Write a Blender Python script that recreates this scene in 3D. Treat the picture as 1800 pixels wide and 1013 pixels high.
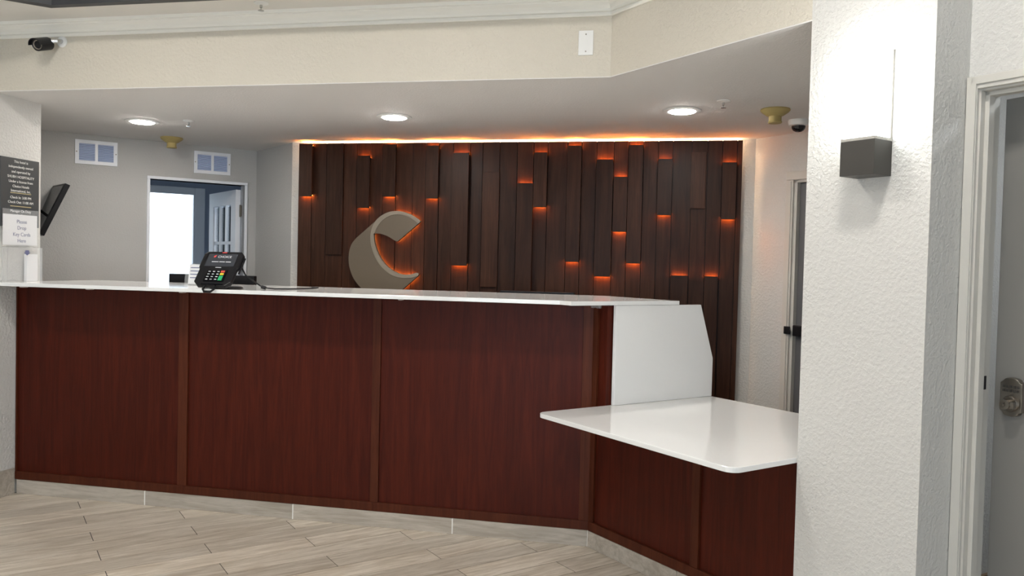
import bpy, bmesh, math, random
from mathutils import Matrix, Vector
random.seed(7)
for o in list(bpy.data.objects): bpy.data.objects.remove(o)
scene = bpy.context.scene
COL = scene.collection
R = math.radians
S = 2 ** -.5

# ------------------------------------------------------------------ camera
YAW, PITCH, ROLL, FPX, H = R(11.605), R(-1.581), R(-1.378), 1420.0, 1.39
cy_, sy_, cp_, sp_ = math.cos(YAW), math.sin(YAW), math.cos(PITCH), math.sin(PITCH)
FWD = Vector((-sy_ * cp_, cy_ * cp_, sp_))
r0 = Vector((cy_, sy_, 0)); u0 = r0.cross(FWD)
RGT = r0 * math.cos(ROLL) - u0 * math.sin(ROLL)
UPV = r0 * math.sin(ROLL) + u0 * math.cos(ROLL)
EYE = Vector((0, 0, H))
cam = bpy.data.objects.new('camera', bpy.data.cameras.new('camera'))
COL.objects.link(cam)
cam.data.sensor_width = 36.0
cam.data.lens = FPX / 1800 * 36.0
cam.data.clip_start = .05
m3 = Matrix((RGT, UPV, -FWD)).transposed()
cam.matrix_world = Matrix.Translation(EYE) @ m3.to_4x4()
scene.camera = cam

def ray(x, y): return FWD * FPX + RGT * (x - 900) - UPV * (y - 506.5)
def onz(x, y, z):                       # photo pixel -> point on the horizontal plane z
    d = ray(x, y); return EYE + d * ((z - H) / d.z)
def onp(x, y, n, p):                    # photo pixel -> point on a wall plane
    d = ray(x, y); n = Vector(n); return EYE + d * (((Vector(p) - EYE).dot(n)) / d.dot(n))
def ony(x, y, Y): return onp(x, y, (0, 1, 0), (0, Y, 0))
def onx(x, y, X): return onp(x, y, (1, 0, 0), (X, 0, 0))
def ond1(x, y, a): return onp(x, y, (S, S, 0), (a * S, a * S, 0))
def ond2(x, y, a): return onp(x, y, (S, -S, 0), (a * S, -a * S, 0))
def D1(p): return (p.x + p.y) * S
def D2(p): return (p.x - p.y) * S
def DP(d1, d2, z=0): return Vector(((d1 + d2) * S, (d1 - d2) * S, z))

# ------------------------------------------------------------------ world and exposure
SKY = 4.0
world = bpy.data.worlds.new('daylight'); scene.world = world
world.use_nodes = True
bg = world.node_tree.nodes['Background']
bg.inputs[0].default_value = (0.74, 0.87, 1.0, 1); bg.inputs[1].default_value = SKY
vs = scene.view_settings
vs.view_transform = 'Standard'; vs.look = 'None'; vs.gamma = 1; vs.use_curve_mapping = False
vs.exposure = 0.1
try: scene.display_settings.display_device = 'sRGB'
except Exception: pass

def portal(name, loc, rot, sx, sy):
    l = bpy.data.lights.new(name, 'AREA'); l.shape = 'RECTANGLE'; l.size = sx; l.size_y = sy
    l.cycles.is_portal = True
    o = bpy.data.objects.new(name, l); o.location = loc; o.rotation_euler = rot; COL.objects.link(o)
# daylight through the lobby's windows behind the photographer and on the right, and the office window
portal('window_daylight', (-0.4, -3.93, 1.25), (R(90), 0, 0), 5.6, 2.1)
portal('window_daylight', (3.93, -1.9, 1.25), (R(90), 0, R(90)), 3.0, 2.1)

# ------------------------------------------------------------------ materials
MATS = {}
def N(nt, t, **kw):
    n = nt.nodes.new(t)
    for k, v in kw.items(): setattr(n, k, v)
    return n
def mat(name, color=(.8, .8, .8), rough=.5, metal=0, spec=.5, emit=None, estr=0, alpha=1, coat=0, bump=None, trans=0):
    m = bpy.data.materials.new(name); m.use_nodes = True; nt = m.node_tree
    b = nt.nodes['Principled BSDF']
    b.inputs['Base Color'].default_value = (*color, 1)
    b.inputs['Roughness'].default_value = rough
    b.inputs['Metallic'].default_value = metal
    b.inputs['Specular IOR Level'].default_value = spec
    b.inputs['Coat Weight'].default_value = coat
    b.inputs['Coat Roughness'].default_value = .08
    if trans: b.inputs['Transmission Weight'].default_value = trans
    if emit:
        b.inputs['Emission Color'].default_value = (*emit, 1); b.inputs['Emission Strength'].default_value = estr
    if alpha < 1: b.inputs['Alpha'].default_value = alpha
    if bump:
        sc, st, dist = bump
        tc = N(nt, 'ShaderNodeTexCoord'); nz = N(nt, 'ShaderNodeTexNoise')
        nz.inputs['Scale'].default_value = sc; nz.inputs['Detail'].default_value = 3; nz.inputs['Roughness'].default_value = .55
        rp = N(nt, 'ShaderNodeValToRGB'); rp.color_ramp.elements[0].position = .42; rp.color_ramp.elements[1].position = .62
        bp = N(nt, 'ShaderNodeBump'); bp.inputs['Strength'].default_value = st; bp.inputs['Distance'].default_value = dist
        nt.links.new(tc.outputs['Object'], nz.inputs['Vector']); nt.links.new(nz.outputs['Fac'], rp.inputs['Fac'])
        nt.links.new(rp.outputs['Color'], bp.inputs['Height']); nt.links.new(bp.outputs['Normal'], b.inputs['Normal'])
    MATS[name] = m
    return m
def wood(name, c1, c2, c3, rough, scale=(14, 14, 1.2), coat=0, rnd=.25, bump=.1, fig=3.0, spec=.5):
    """long-grained wood: stretched noise mixed between three tones, varied from piece to piece"""
    m = bpy.data.materials.new(name); m.use_nodes = True; nt = m.node_tree; L = nt.links.new
    b = nt.nodes['Principled BSDF']
    b.inputs['Roughness'].default_value = rough; b.inputs['Specular IOR Level'].default_value = spec; b.inputs['Coat Weight'].default_value = coat; b.inputs['Coat Roughness'].default_value = .12
    tc = N(nt, 'ShaderNodeTexCoord'); oi = N(nt, 'ShaderNodeObjectInfo')
    ad = N(nt, 'ShaderNodeVectorMath', operation='ADD'); ml = N(nt, 'ShaderNodeVectorMath', operation='SCALE')
    cb = N(nt, 'ShaderNodeCombineXYZ')
    for k in range(3): L(oi.outputs['Random'], cb.inputs[k])
    L(cb.outputs[0], ml.inputs[0]); ml.inputs['Scale'].default_value = 37.0
    L(tc.outputs['Object'], ad.inputs[0]); L(ml.outputs[0], ad.inputs[1])
    mp = N(nt, 'ShaderNodeMapping'); mp.inputs['Scale'].default_value = scale; L(ad.outputs[0], mp.inputs['Vector'])
    n1 = N(nt, 'ShaderNodeTexNoise'); n1.inputs['Scale'].default_value = fig; n1.inputs['Detail'].default_value = 4; n1.inputs['Distortion'].default_value = 1.2
    n2 = N(nt, 'ShaderNodeTexNoise'); n2.inputs['Scale'].default_value = fig * 5; n2.inputs['Detail'].default_value = 5; n2.inputs['Roughness'].default_value = .65
    L(mp.outputs[0], n1.inputs['Vector']); L(mp.outputs[0], n2.inputs['Vector'])
    r1 = N(nt, 'ShaderNodeValToRGB'); r1.color_ramp.elements[0].position = .32; r1.color_ramp.elements[1].position = .68
    r1.color_ramp.elements[0].color = (*c1, 1); r1.color_ramp.elements[1].color = (*c2, 1)
    L(n1.outputs['Fac'], r1.inputs['Fac'])
    mx = N(nt, 'ShaderNodeMix', data_type='RGBA'); mr = N(nt, 'ShaderNodeMapRange')
    mr.inputs['From Min'].default_value = .5; mr.inputs['From Max'].default_value = .75; mr.inputs['To Max'].default_value = .55
    L(n2.outputs['Fac'], mr.inputs['Value']); L(mr.outputs[0], mx.inputs[0]); L(r1.outputs['Color'], mx.inputs[6]); mx.inputs[7].default_value = (*c3, 1)
    hs = N(nt, 'ShaderNodeHueSaturation'); vr = N(nt, 'ShaderNodeMapRange')
    vr.inputs['To Min'].default_value = 1 - rnd; vr.inputs['To Max'].default_value = 1 + rnd
    L(oi.outputs['Random'], vr.inputs['Value']); L(vr.outputs[0], hs.inputs['Value']); L(mx.outputs[2], hs.inputs['Color'])
    L(hs.outputs['Color'], b.inputs['Base Color'])
    bp = N(nt, 'ShaderNodeBump'); bp.inputs['Strength'].default_value = bump; bp.inputs['Distance'].default_value = .002
    L(n2.outputs['Fac'], bp.inputs['Height']); L(bp.outputs['Normal'], b.inputs['Normal'])
    MATS[name] = m
    return m
def glass(name, tint=(1, 1, 1), mixg=.12):
    m = bpy.data.materials.new(name); m.use_nodes = True; nt = m.node_tree
    nt.nodes.remove(nt.nodes['Principled BSDF'])
    t = N(nt, 'ShaderNodeBsdfTransparent'); t.inputs[0].default_value = (*tint, 1)
    g = N(nt, 'ShaderNodeBsdfGlossy'); g.inputs['Roughness'].default_value = .03
    fr = N(nt, 'ShaderNodeFresnel'); fr.inputs[0].default_value = 1.45
    mx = N(nt, 'ShaderNodeMixShader')
    nt.links.new(fr.outputs[0], mx.inputs[0]); nt.links.new(t.outputs[0], mx.inputs[1]); nt.links.new(g.outputs[0], mx.inputs[2])
    nt.links.new(mx.outputs[0], nt.nodes['Material Output'].inputs[0])
    MATS[name] = m
    return m

mat('wall_paint', (.645, .635, .605), .55, bump=(70, .38, .004))
mat('soffit_paint', (.635, .59, .50), .6, bump=(60, .4, .004))
mat('ceiling_paint', (.74, .72, .70), .8, bump=(90, .25, .002))
mat('grey_wall', (.46, .455, .44), .6, bump=(80, .3, .002))
mat('white_ceiling', (.78, .76, .72), .8)
mat('tray_dark', (.045, .045, .05), .5)
mat('crown_paint', (.88, .86, .79), .45)
mat('office_wall', (.30, .35, .44), .7)
mat('trim_paint', (.62, .60, .55), .4)
mat('white_trim', (.80, .82, .86), .4)
mat('door_grey', (.235, .226, .212), .38)
mat('door_dark', (.13, .13, .135), .4)
mat('quartz', (.86, .865, .855), .09, spec=.6, bump=None)
mat('grout', (.085, .075, .065), .9)
mat('white_grout', (.85, .84, .80), .8)
mat('black_plastic', (.008, .008, .010), .35, spec=.3)
mat('black_gloss', (.006, .006, .008), .08)
mat('white_plastic', (.80, .80, .78), .4)
mat('chrome', (.6, .6, .6), .25, metal=1)
mat('nickel', (.30, .27, .235), .30, metal=1)
mat('bronze', (.060, .056, .050), .42, metal=.3)
mat('pale_edge', (.45, .43, .39), .4)
mat('yellow_plastic', (.42, .33, .13), .5)
mat('logo_body', (.135, .105, .072), .5)
mat('logo_rim', (.255, .215, .165), .45)
mat('sign_grey', (.055, .06, .063), .45)
mat('sign_text', (.80, .80, .78), .6)
mat('sign_line', (.62, .52, .28), .5)
mat('paper', (.84, .84, .85), .7)
mat('ink', (.14, .15, .28), .7)
mat('acrylic', (.9, .92, .93), .12, alpha=.13)
mat('screen', (.03, .033, .04), .15, emit=(.5, .55, .65), estr=.03)
mat('screen_text', (.6, .6, .62), .5, emit=(.6, .6, .65), estr=.2)
mat('red_mark', (.55, .05, .05), .5, emit=(.7, .06, .05), estr=.3)
mat('key_white', (.75, .75, .78), .5)
mat('key_red', (.75, .10, .06), .5)
mat('key_yellow', (.85, .62, .04), .5)
mat('key_green', (.02, .45, .16), .5)
mat('vent_slat', (.60, .69, .90), .45)
mat('vent_dark', (.26, .32, .48), .8)
mat('glue', (.6, .55, .52), .5)
mat('tan_tile', (.20, .13, .08), .6)
mat('carpet', (.25, .25, .27), .95)
mat('lens_off', (.02, .02, .025), .1)
mat('lamp_lens', (1, 1, 1), .5, emit=(1, .95, .88), estr=200)
mat('sconce_glow', (1, 1, 1), .5, emit=(.96, 1, .97), estr=13)
mat('led_orange', (1, .5, .2), .5, emit=(1, .27, .045), estr=100)
mat('led_halo', (1, .5, .2), .5, emit=(1, .32, .07), estr=60)
mat('led_cove', (1, .7, .4), .5, emit=(1, .64, .38), estr=60)
mat('fill_lens', (1, 1, 1), .5, emit=(.9, .95, 1), estr=60)
mat('lobby_lens', (1, 1, 1), .5, emit=(1, .955, .89), estr=112)
glass('pane')
wood('mahogany', (.048, .0066, .0028), (.078, .0112, .0045), (.026, .0048, .0022), .40, (9, 9, .55), spec=.16, rnd=.06, bump=.05)
wood('mahogany_trim', (.060, .013, .0055), (.088, .022, .009), (.045, .010, .005), .42, (9, 9, .55), spec=.16, rnd=.10, bump=.05)
wood('walnut', (.027, .0098, .0050), (.054, .0215, .0110), (.016, .006, .0034), .42, (10, 10, .7), coat=.0, rnd=.24, bump=.08, spec=.17)
wood('floor_tile', (.47, .40, .315), (.72, .655, .565), (.28, .215, .155), .33, (1.3, 12, 12), rnd=.16, bump=.06, fig=2.2)
wood('toe_tile', (.36, .315, .26), (.52, .475, .41), (.29, .25, .20), .4, (1.3, 12, 12), rnd=.05, bump=.05, fig=2.2)

# ------------------------------------------------------------------ mesh helpers
MD = Matrix(((S, S, 0, 0), (-S, S, 0, 0), (0, 0, 1, 0), (0, 0, 0, 1)))       # local x = d2, local y = d1
ME = Matrix(((S, -S, 0, 0), (S, S, 0, 0), (0, 0, 1, 0), (0, 0, 0, 1)))       # local x = d1, local y = -d2
I4 = Matrix.Identity(4)
class G:
    def __init__(s): s.v = []; s.f = []
    def add(s, vs, fs, M=None):
        k = len(s.v)
        s.v += [(M @ Vector(p)) if M else Vector(p) for p in vs]
        s.f += [[i + k for i in f] for f in fs]; return s
    def box(s, x0, x1, y0, y1, z0, z1, M=None):
        x0, x1 = sorted((x0, x1)); y0, y1 = sorted((y0, y1)); z0, z1 = sorted((z0, z1))
        return s.add([(x0, y0, z0), (x1, y0, z0), (x1, y1, z0), (x0, y1, z0), (x0, y0, z1), (x1, y0, z1), (x1, y1, z1), (x0, y1, z1)],
                     [(0, 3, 2, 1), (4, 5, 6, 7), (0, 1, 5, 4), (1, 2, 6, 5), (2, 3, 7, 6), (3, 0, 4, 7)], M)
    def extr(s, pts, vec, M=None):
        n = len(pts); vec = Vector(vec); pts = [Vector(p) for p in pts]
        nm = Vector((0, 0, 0))
        for i in range(n): nm += pts[i].cross(pts[(i + 1) % n])
        if nm.dot(vec) < 0: pts = pts[::-1]
        return s.add(pts + [p + vec for p in pts],
                     [list(range(n))[::-1], list(range(n, 2 * n))] + [(i, (i + 1) % n, n + (i + 1) % n, n + i) for i in range(n)], M)
    def prism(s, poly, z0, z1, M=None):
        return s.extr([(p[0], p[1], z0) for p in poly], (0, 0, z1 - z0), M)
    def lathe(s, prof, M=None, n=32, caps=True):          # (r, z) profile about local z
        vs = []; fs = []
        for r, z in prof:
            for i in range(n):
                a = 2 * math.pi * i / n; vs.append((r * math.cos(a), r * math.sin(a), z))
        for j in range(len(prof) - 1):
            for i in range(n):
                a, b = j * n + i, j * n + (i + 1) % n
                fs.append((a, b, b + n, a + n))
        if caps: fs.append(tuple(range(n))[::-1]); fs.append(tuple(range((len(prof) - 1) * n, len(prof) * n)))
        return s.add(vs, fs, M)
    def tube(s, pts, r, n=10):
        pts = [Vector(p) for p in pts]; vs = []; fs = []
        for i, p in enumerate(pts):
            t = (pts[min(i + 1, len(pts) - 1)] - pts[max(i - 1, 0)]).normalized()
            a = t.cross(Vector((0, 0, 1)))
            if a.length < .05: a = t.cross(Vector((0, 1, 0)))
            a.normalize(); b = t.cross(a)
            rr = r[i] if isinstance(r, (list, tuple)) else r
            for k in range(n):
                w = 2 * math.pi * k / n; vs.append(p + a * rr * math.cos(w) + b * rr * math.sin(w))
        for i in range(len(pts) - 1):
            for k in range(n):
                q, w = i * n + k, i * n + (k + 1) % n
                fs.append((q, w, w + n, q + n))
        fs.append(tuple(range(n))[::-1]); fs.append(tuple(range((len(pts) - 1) * n, len(pts) * n)))
        return s.add(vs, fs)
    def make(s, name, m, parent=None, bevel=0, smooth=False, origin=None, seg=2):
        Mi = None
        if parent is not None: Mi = WM[parent.name].inverted()
        elif origin is not None: Mi = Matrix.Translation(-Vector(origin))
        vs = [Mi @ p for p in s.v] if Mi else s.v
        me = bpy.data.meshes.new(name); me.from_pydata([tuple(p) for p in vs], [], s.f)
        bm = bmesh.new(); bm.from_mesh(me)
        bmesh.ops.recalc_face_normals(bm, faces=bm.faces)
        if bevel:
            es = [e for e in bm.edges if len(e.link_faces) == 2 and e.calc_face_angle() > .5]
            bmesh.ops.bevel(bm, geom=es, offset=bevel, segments=seg, affect='EDGES', profile=.6)
        bm.to_mesh(me); bm.free()
        if smooth:
            for p in me.polygons: p.use_smooth = True
            try: me.set_sharp_from_angle(angle=R(35))
            except Exception: pass
        me.materials.append(MATS[m])
        o = bpy.data.objects.new(name, me); COL.objects.link(o)
        if parent is not None:
            o.parent = parent; WM[o.name] = WM[parent.name]
        else:
            if origin is not None: o.location = origin
            WM[o.name] = Matrix.Translation(Vector(origin)) if origin is not None else I4.copy()
        return o
WM = {}
def thing(name, label=None, cat=None, loc=(0, 0, 0), rz=0, group=None, kind=None):
    o = bpy.data.objects.new(name, None); COL.objects.link(o); o.empty_display_size = .1
    o.location = loc; o.rotation_euler = (0, 0, rz)
    WM[o.name] = Matrix.Translation(Vector(loc)) @ Matrix.Rotation(rz, 4, 'Z')
    return tag(o, label, cat, group, kind)
def tag(o, label=None, cat=None, group=None, kind=None):
    if label: o['label'] = label
    if cat: o['category'] = cat
    if group: o['group'] = group
    if kind: o['kind'] = kind
    return o
def struct(g, name, m, label=None, cat=None, **kw):
    return tag(g.make(name, m, **kw), label, cat, None, 'structure')
def dup(root, loc, label):
    r = root.copy(); COL.objects.link(r); r.location = loc; r['label'] = label
    for ch in list(root.children):
        c = ch.copy(); COL.objects.link(c); c.parent = r
        for gg in list(ch.children):
            d = gg.copy(); COL.objects.link(d); d.parent = c
    return r
def lettering(body, size, M, m, parent, name='lettering', extrude=.0004, align='CENTER'):
    cu = bpy.data.curves.new(name, 'FONT'); cu.body = body; cu.size = size; cu.align_x = align; cu.extrude = extrude
    ob = bpy.data.objects.new(name, cu); COL.objects.link(ob)
    bpy.context.view_layer.update()
    me = bpy.data.meshes.new_from_object(ob.evaluated_get(bpy.context.evaluated_depsgraph_get()))
    bpy.data.objects.remove(ob)
    me.transform(WM[parent.name].inverted() @ M); me.materials.clear(); me.materials.append(MATS[m])
    o = bpy.data.objects.new(name, me); COL.objects.link(o); o.parent = parent; WM[o.name] = WM[parent.name]
    return o

# ------------------------------------------------------------------ measured planes (metres)
ZC, ZL = 2.286, 2.655          # reception ceiling, lobby ceiling
XL = -3.745                    # left wall face
YS = 3.83                      # bulkhead face
PK = 2.468                     # pillar / angled bulkhead face (d1)
PL, PR = -1.846, -1.393        # pillar left and right corners (d2)
DW = 2.672                     # wall with the grey door (d1)
YB, YW = 5.70, 5.634           # back wall, front of its timber planks
VF = 6.766                     # wall with the vents (-d2)
RW = 4.376                     # wall with the rear door (d1)
YF = 3.99                      # counter face
WK = 2.535                     # counter wing face (d1)
BEND = Vector((-.404, YF, 0))

# ------------------------------------------------------------------ floor
fl = G().prism([(-6.5, -4.2), (4.2, -4.2), (4.2, 4.4), (2.2, 6.5), (-6.5, 6.5)], -.12, -.0016)
floor = struct(fl, 'floor', 'grout', 'pale wood-look porcelain plank floor laid on the diagonal', 'floor')
def clip(poly, n, c):                     # keep n.p <= c
    out = []
    for i in range(len(poly)):
        a, b = poly[i], poly[(i + 1) % len(poly)]
        da, db = a[0] * n[0] + a[1] * n[1] - c, b[0] * n[0] + b[1] * n[1] - c
        if da <= 0: out.append(a)
        if da * db < 0:
            t = da / (da - db); out.append((a[0] + (b[0] - a[0]) * t, a[1] + (b[1] - a[1]) * t))
    return out
PW, PLN, GAP = .1496, .903, .0042
fr, fe = -3.83 * 1.0221, 1.342 * 1.0221
cnt = 0
for row in range(-22, 40):
    for k in range(-6, 6):
        a0 = fr + row * PW; e0 = fe + k * PLN + (PLN / 2 if row % 2 else 0)
        q = [(e0 + GAP / 2, a0 + GAP / 2), (e0 + PLN - GAP / 2, a0 + GAP / 2), (e0 + PLN - GAP / 2, a0 + PW - GAP / 2), (e0 + GAP / 2, a0 + PW - GAP / 2)]
        q = [((d1 + d2) * S, (d1 - d2) * S) for d1, d2 in q]
        for n, c in (((-1, 0), -XL - .002), ((0, 1), YF - .002), ((S, S), WK - .002), ((0, -1), -1.15), ((1, 0), 1.7)):
            if len(q) > 2: q = clip(q, n, c)
        if len(q) < 3: continue
        A = sum(q[i][0] * q[(i + 1) % len(q)][1] - q[(i + 1) % len(q)][0] * q[i][1] for i in range(len(q))) / 2
        if abs(A) < 2e-4: continue
        # local x runs along the plank
        c = DP(e0 + PLN / 2, a0 + PW / 2, 0)
        g = G().prism([tuple(Matrix.Rotation(-R(45), 2) @ Vector((p[0] - c.x, p[1] - c.y))) for p in q], -.012, 0)
        t = g.make('floor_plank', 'floor_tile')
        t.parent = floor; t.location = c; t.rotation_euler = (0, 0, R(45)); cnt += 1
# plank-pattern floor goes on towards the windows, out of this view
struct(G().prism([(XL, -4), (4, -4), (4, 1.148), (XL, 1.148)], -.004, -.0005), 'floor_lobby', 'floor_tile', 'wood-look plank floor running on towards the lobby windows', 'floor')

# ------------------------------------------------------------------ shell
struct(G().box(XL - .15, XL, -4, 4.17, 0, ZL), 'wall_left', 'wall_paint', 'painted wall at the counter end carrying the grey sign', 'wall')
struct(G().box(XL, XL + .012, 1.2, YF - .012, 0, .15), 'baseboard_left', 'toe_tile', 'wood-look tile baseboard on the left wall', 'baseboard')
# alcove behind the left wall
struct(G().box(-4.45, XL - .152, 3.98, 4.08, 0, ZC), 'wall_leak_filler', 'grey_wall', 'unseen grey wall piece added to stop light leaking in by the alcove', 'wall')  # unseen filler, added to shut out stray daylight
ve0 = -.25
struct(G().box(-1.2, ve0, VF - 1.1, VF + .1, 0, ZC, ME), 'wall_alcove', 'grey_wall', 'grey alcove wall behind the left wall', 'wall')
# bulkhead (soffit front)
bx = PK / S - YS
struct(G().prism([(XL, YS), (bx, YS), tuple(DP(PK, PL - .0)[:2]), tuple(DP(PK + .14, PL)[:2]), ((PK + .14) / S - (YS + .14), YS + .14), (XL, YS + .14)], ZC + .004, ZL),
       'wall_bulkhead', 'soffit_paint', 'cream bulkhead above the counter with an angled right end', 'wall')
# pillar
struct(G().box(PL, PR, PK, DW + .10, 0, ZL, MD), 'wall_pillar', 'wall_paint', 'white textured pillar carrying the wall lamp', 'wall')
struct(G().box(PL, PL + .12, DW + .10, RW, 0, ZC, MD), 'wall_right', 'grey_wall', 'wall running back from the pillar', 'wall')
# reception ceiling
struct(G().prism([(-6.2, YS + .14), ((PK + .14) / S - (YS + .14), YS + .14), tuple(DP(PK + .14, PL)[:2]), tuple(DP(RW + .1, PL)[:2]), (.2, 6.05), (-2.9, 6.05), tuple(DP(2.2, -VF - .0)[:2]), tuple(DP(-.6, -VF)[:2])], ZC, ZC + .08).prism([(XL, YS), (bx, YS), tuple(DP(PK, PL)[:2]), tuple(DP(PK + .14, PL)[:2]), ((PK + .14) / S - (YS + .14), YS + .14), (XL, YS + .14)], ZC, ZC + .004),
       'ceiling', 'ceiling_paint', 'low grey-white ceiling over the reception area', 'ceiling')
# lobby ceiling with a dark octagonal tray
T = [onz(90, 8, ZL)]
tx, ty = T[0].x, T[0].y
tray = [(tx, ty), (tx + 4.6, ty), (tx + 5.6, ty - 1), (tx + 5.6, ty - 3.2), (tx + 4.6, ty - 4.2), (tx, ty - 4.2), (tx - .35, ty - 3.85), (tx - .35, ty - .35)]
def ringmesh(outer, inner, z0, z1):
    g = G(); n = len(inner)
    # outer must have the same count as inner
    for i in range(n):
        j = (i + 1) % n
        g.extr([(*outer[i], z0), (*outer[j], z0), (*inner[j], z0), (*inner[i], z0)], (0, 0, z1 - z0))
    return g
outer = [(tx, YS), (tx + 4.6, YS), (4, YS), (4, -4), (tx + 4.6, -4), (tx, -4), (XL, -4), (XL, YS)]
struct(ringmesh(outer, tray, ZL, ZL + .06), 'ceiling_lobby', 'white_ceiling', 'white lobby ceiling around a dark tray', 'ceiling')
tg = G()
for i in range(8):
    a, b = tray[i], tray[(i + 1) % 8]
    tg.add([(*a, ZL + .06), (*b, ZL + .06), (*b, ZL + .30), (*a, ZL + .30)], [(0, 1, 2, 3)])
tg.prism([(p[0], p[1]) for p in tray], ZL + .30, ZL + .34)
struct(tg, 'ceiling_tray', 'tray_dark', 'dark grey recessed tray in the lobby ceiling', 'ceiling')
tt = ringmesh([(p[0] + (.0), p[1]) for p in tray], [(tx + 2.6 + (p[0] - tx - 2.6) * .985, ty - 2.1 + (p[1] - ty + 2.1) * .98) for p in tray], ZL - .018, ZL + .02)
struct(tt, 'trim_1', 'tray_dark', 'dark trim around the ceiling tray', 'trim')
# crown moulding, stepped profile
def crown(name, path, label):
    prof = [(0, 2.572), (.007, 2.572), (.010, 2.576), (.010, 2.584), (.004, 2.586), (.004, 2.590), (.013, 2.593), (.015, 2.604), (.024, 2.618), (.038, 2.630), (.038, 2.636), (.046, 2.638), (.048, ZL), (0, ZL)]
    g = G(); np_ = len(prof); rings = []
    for (p, nrm) in path:
        rings.append([(p[0] + nrm[0] * d, p[1] + nrm[1] * d, z) for d, z in prof])
    for a, b in zip(rings, rings[1:]):
        g.add(a + b, [(i, (i + 1) % np_, np_ + (i + 1) % np_, np_ + i) for i in range(np_)])
    g.add(rings[0], [tuple(range(np_))]); g.add(rings[-1], [tuple(range(np_))])
    struct(g, name, 'crown_paint', label, 'trim')
t225 = math.tan(R(22.5))
mit = (-t225, -1)
pe = DP(PK, PR)
crown('trim_2', [((XL, YS), (0, -1)), ((bx, YS), mit)], 'cream crown moulding along the bulkhead')
crown('trim_3', [((bx, YS), mit), ((pe.x, pe.y), (-S, -S))], 'cream crown moulding turning along the angled bulkhead')
# back wall, side walls
p510 = onz(512, 250, ZC)
xr = RW / S - YB
struct(G().prism([(-2.90, YB), (xr, YB), (xr + .1, YB + .3), (-2.90, YB + .3)], 0, ZC), 'wall_back', 'wall_paint', 'white back wall behind the timber planks', 'wall')
vc = DP(1.905, -VF)
struct(G().prism([(vc.x, vc.y), (-2.90, YB), (-2.90, YB + .3), (-3.0, 6.35)], 0, ZC), 'wall_return', 'grey_wall', 'short grey wall between the office door and the timber planks', 'wall')
# rear right wall with door opening
da = ond1(1393, 450, RW); dd0 = D2(da); dd1 = dd0 + .86
g = G().box(D2(Vector((xr, YB, 0))), dd0, RW, RW + .12, 0, ZC, MD).box(dd1, PL + .12, RW, RW + .12, 0, ZC, MD).box(dd0, dd1, RW, RW + .12, 1.985, ZC, MD)
struct(g, 'wall_rear', 'wall_paint', 'angled rear wall holding a dark grey door', 'wall')
# vent wall with office doorway
oa, ob_ = D1(onp(263, 400, (S, -S, 0), DP(0, -VF))), D1(onp(429, 400, (S, -S, 0), DP(0, -VF)))
OZ = 1.995
g = G().box(ve0, oa, VF, VF + .11, 0, ZC, ME).box(ob_, 1.99, VF, VF + .11, 0, ZC, ME).box(oa, ob_, VF, VF + .11, OZ, ZC, ME)
struct(g, 'wall_vents', 'grey_wall', 'grey angled wall with two vents and the office doorway', 'wall')
# wall with the grey door
ja = D2(ond1(1712, 500, DW))
JZ = 1.985
jb = ja + .86
g = G().box(PR, ja - .018, DW, DW + .12, 0, ZL, MD).box(jb, 3.4, DW, DW + .12, 0, ZL, MD).box(ja - .018, jb, DW, DW + .12, JZ + .02, ZL, MD)
struct(g, 'wall_door', 'wall_paint', 'painted wall around the grey keypad door', 'wall')
# lobby enclosure behind the photographer, with window openings
g = G().box(XL - .15, -3.2, -4.12, -4, 0, ZL).box(2.4, 4.12, -4.12, -4, 0, ZL).box(-3.2, 2.4, -4.12, -4, 0, .2).box(-3.2, 2.4, -4.12, -4, 2.3, ZL)
struct(g, 'wall_front', 'wall_paint', 'lobby wall with wide windows', 'wall')
g = G().box(4, 4.12, -4, -3.4, 0, ZL).box(4, 4.12, -.4, .6, 0, ZL).box(4, 4.12, -3.4, -.4, 0, .2).box(4, 4.12, -3.4, -.4, 2.3, ZL)
struct(g, 'wall_side', 'wall_paint', 'lobby side wall with a wide window', 'wall')
def window(name, M, w, z0, z1, n, label):
    o = thing(name, label, 'window', kind='structure')
    for i in range(n):
        a, b = -w / 2 + i * w / n, -w / 2 + (i + 1) * w / n
        G().box(a + .03, b - .03, -.004, .004, z0 + .05, z1 - .05, M).make('pane', 'pane', o)
    g = G().box(-w / 2, w / 2, -.03, .03, z0, z0 + .05, M).box(-w / 2, w / 2, -.03, .03, z1 - .05, z1, M)
    for i in range(n + 1):
        c = -w / 2 + i * w / n
        g.box(c - .03, c + .03, -.03, .03, z0 + .05, z1 - .05, M)
    g.make('window_frame', 'white_trim', o)
    return o
window('window_1', Matrix.Translation((-.4, -4.06, 0)), 5.6, .2, 2.3, 4, 'wide lobby window')
window('window_2', Matrix.Translation((4.06, -1.9, 0)) @ Matrix.Rotation(R(90), 4, 'Z'), 3.0, .2, 2.3, 2, 'lobby side window')

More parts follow.
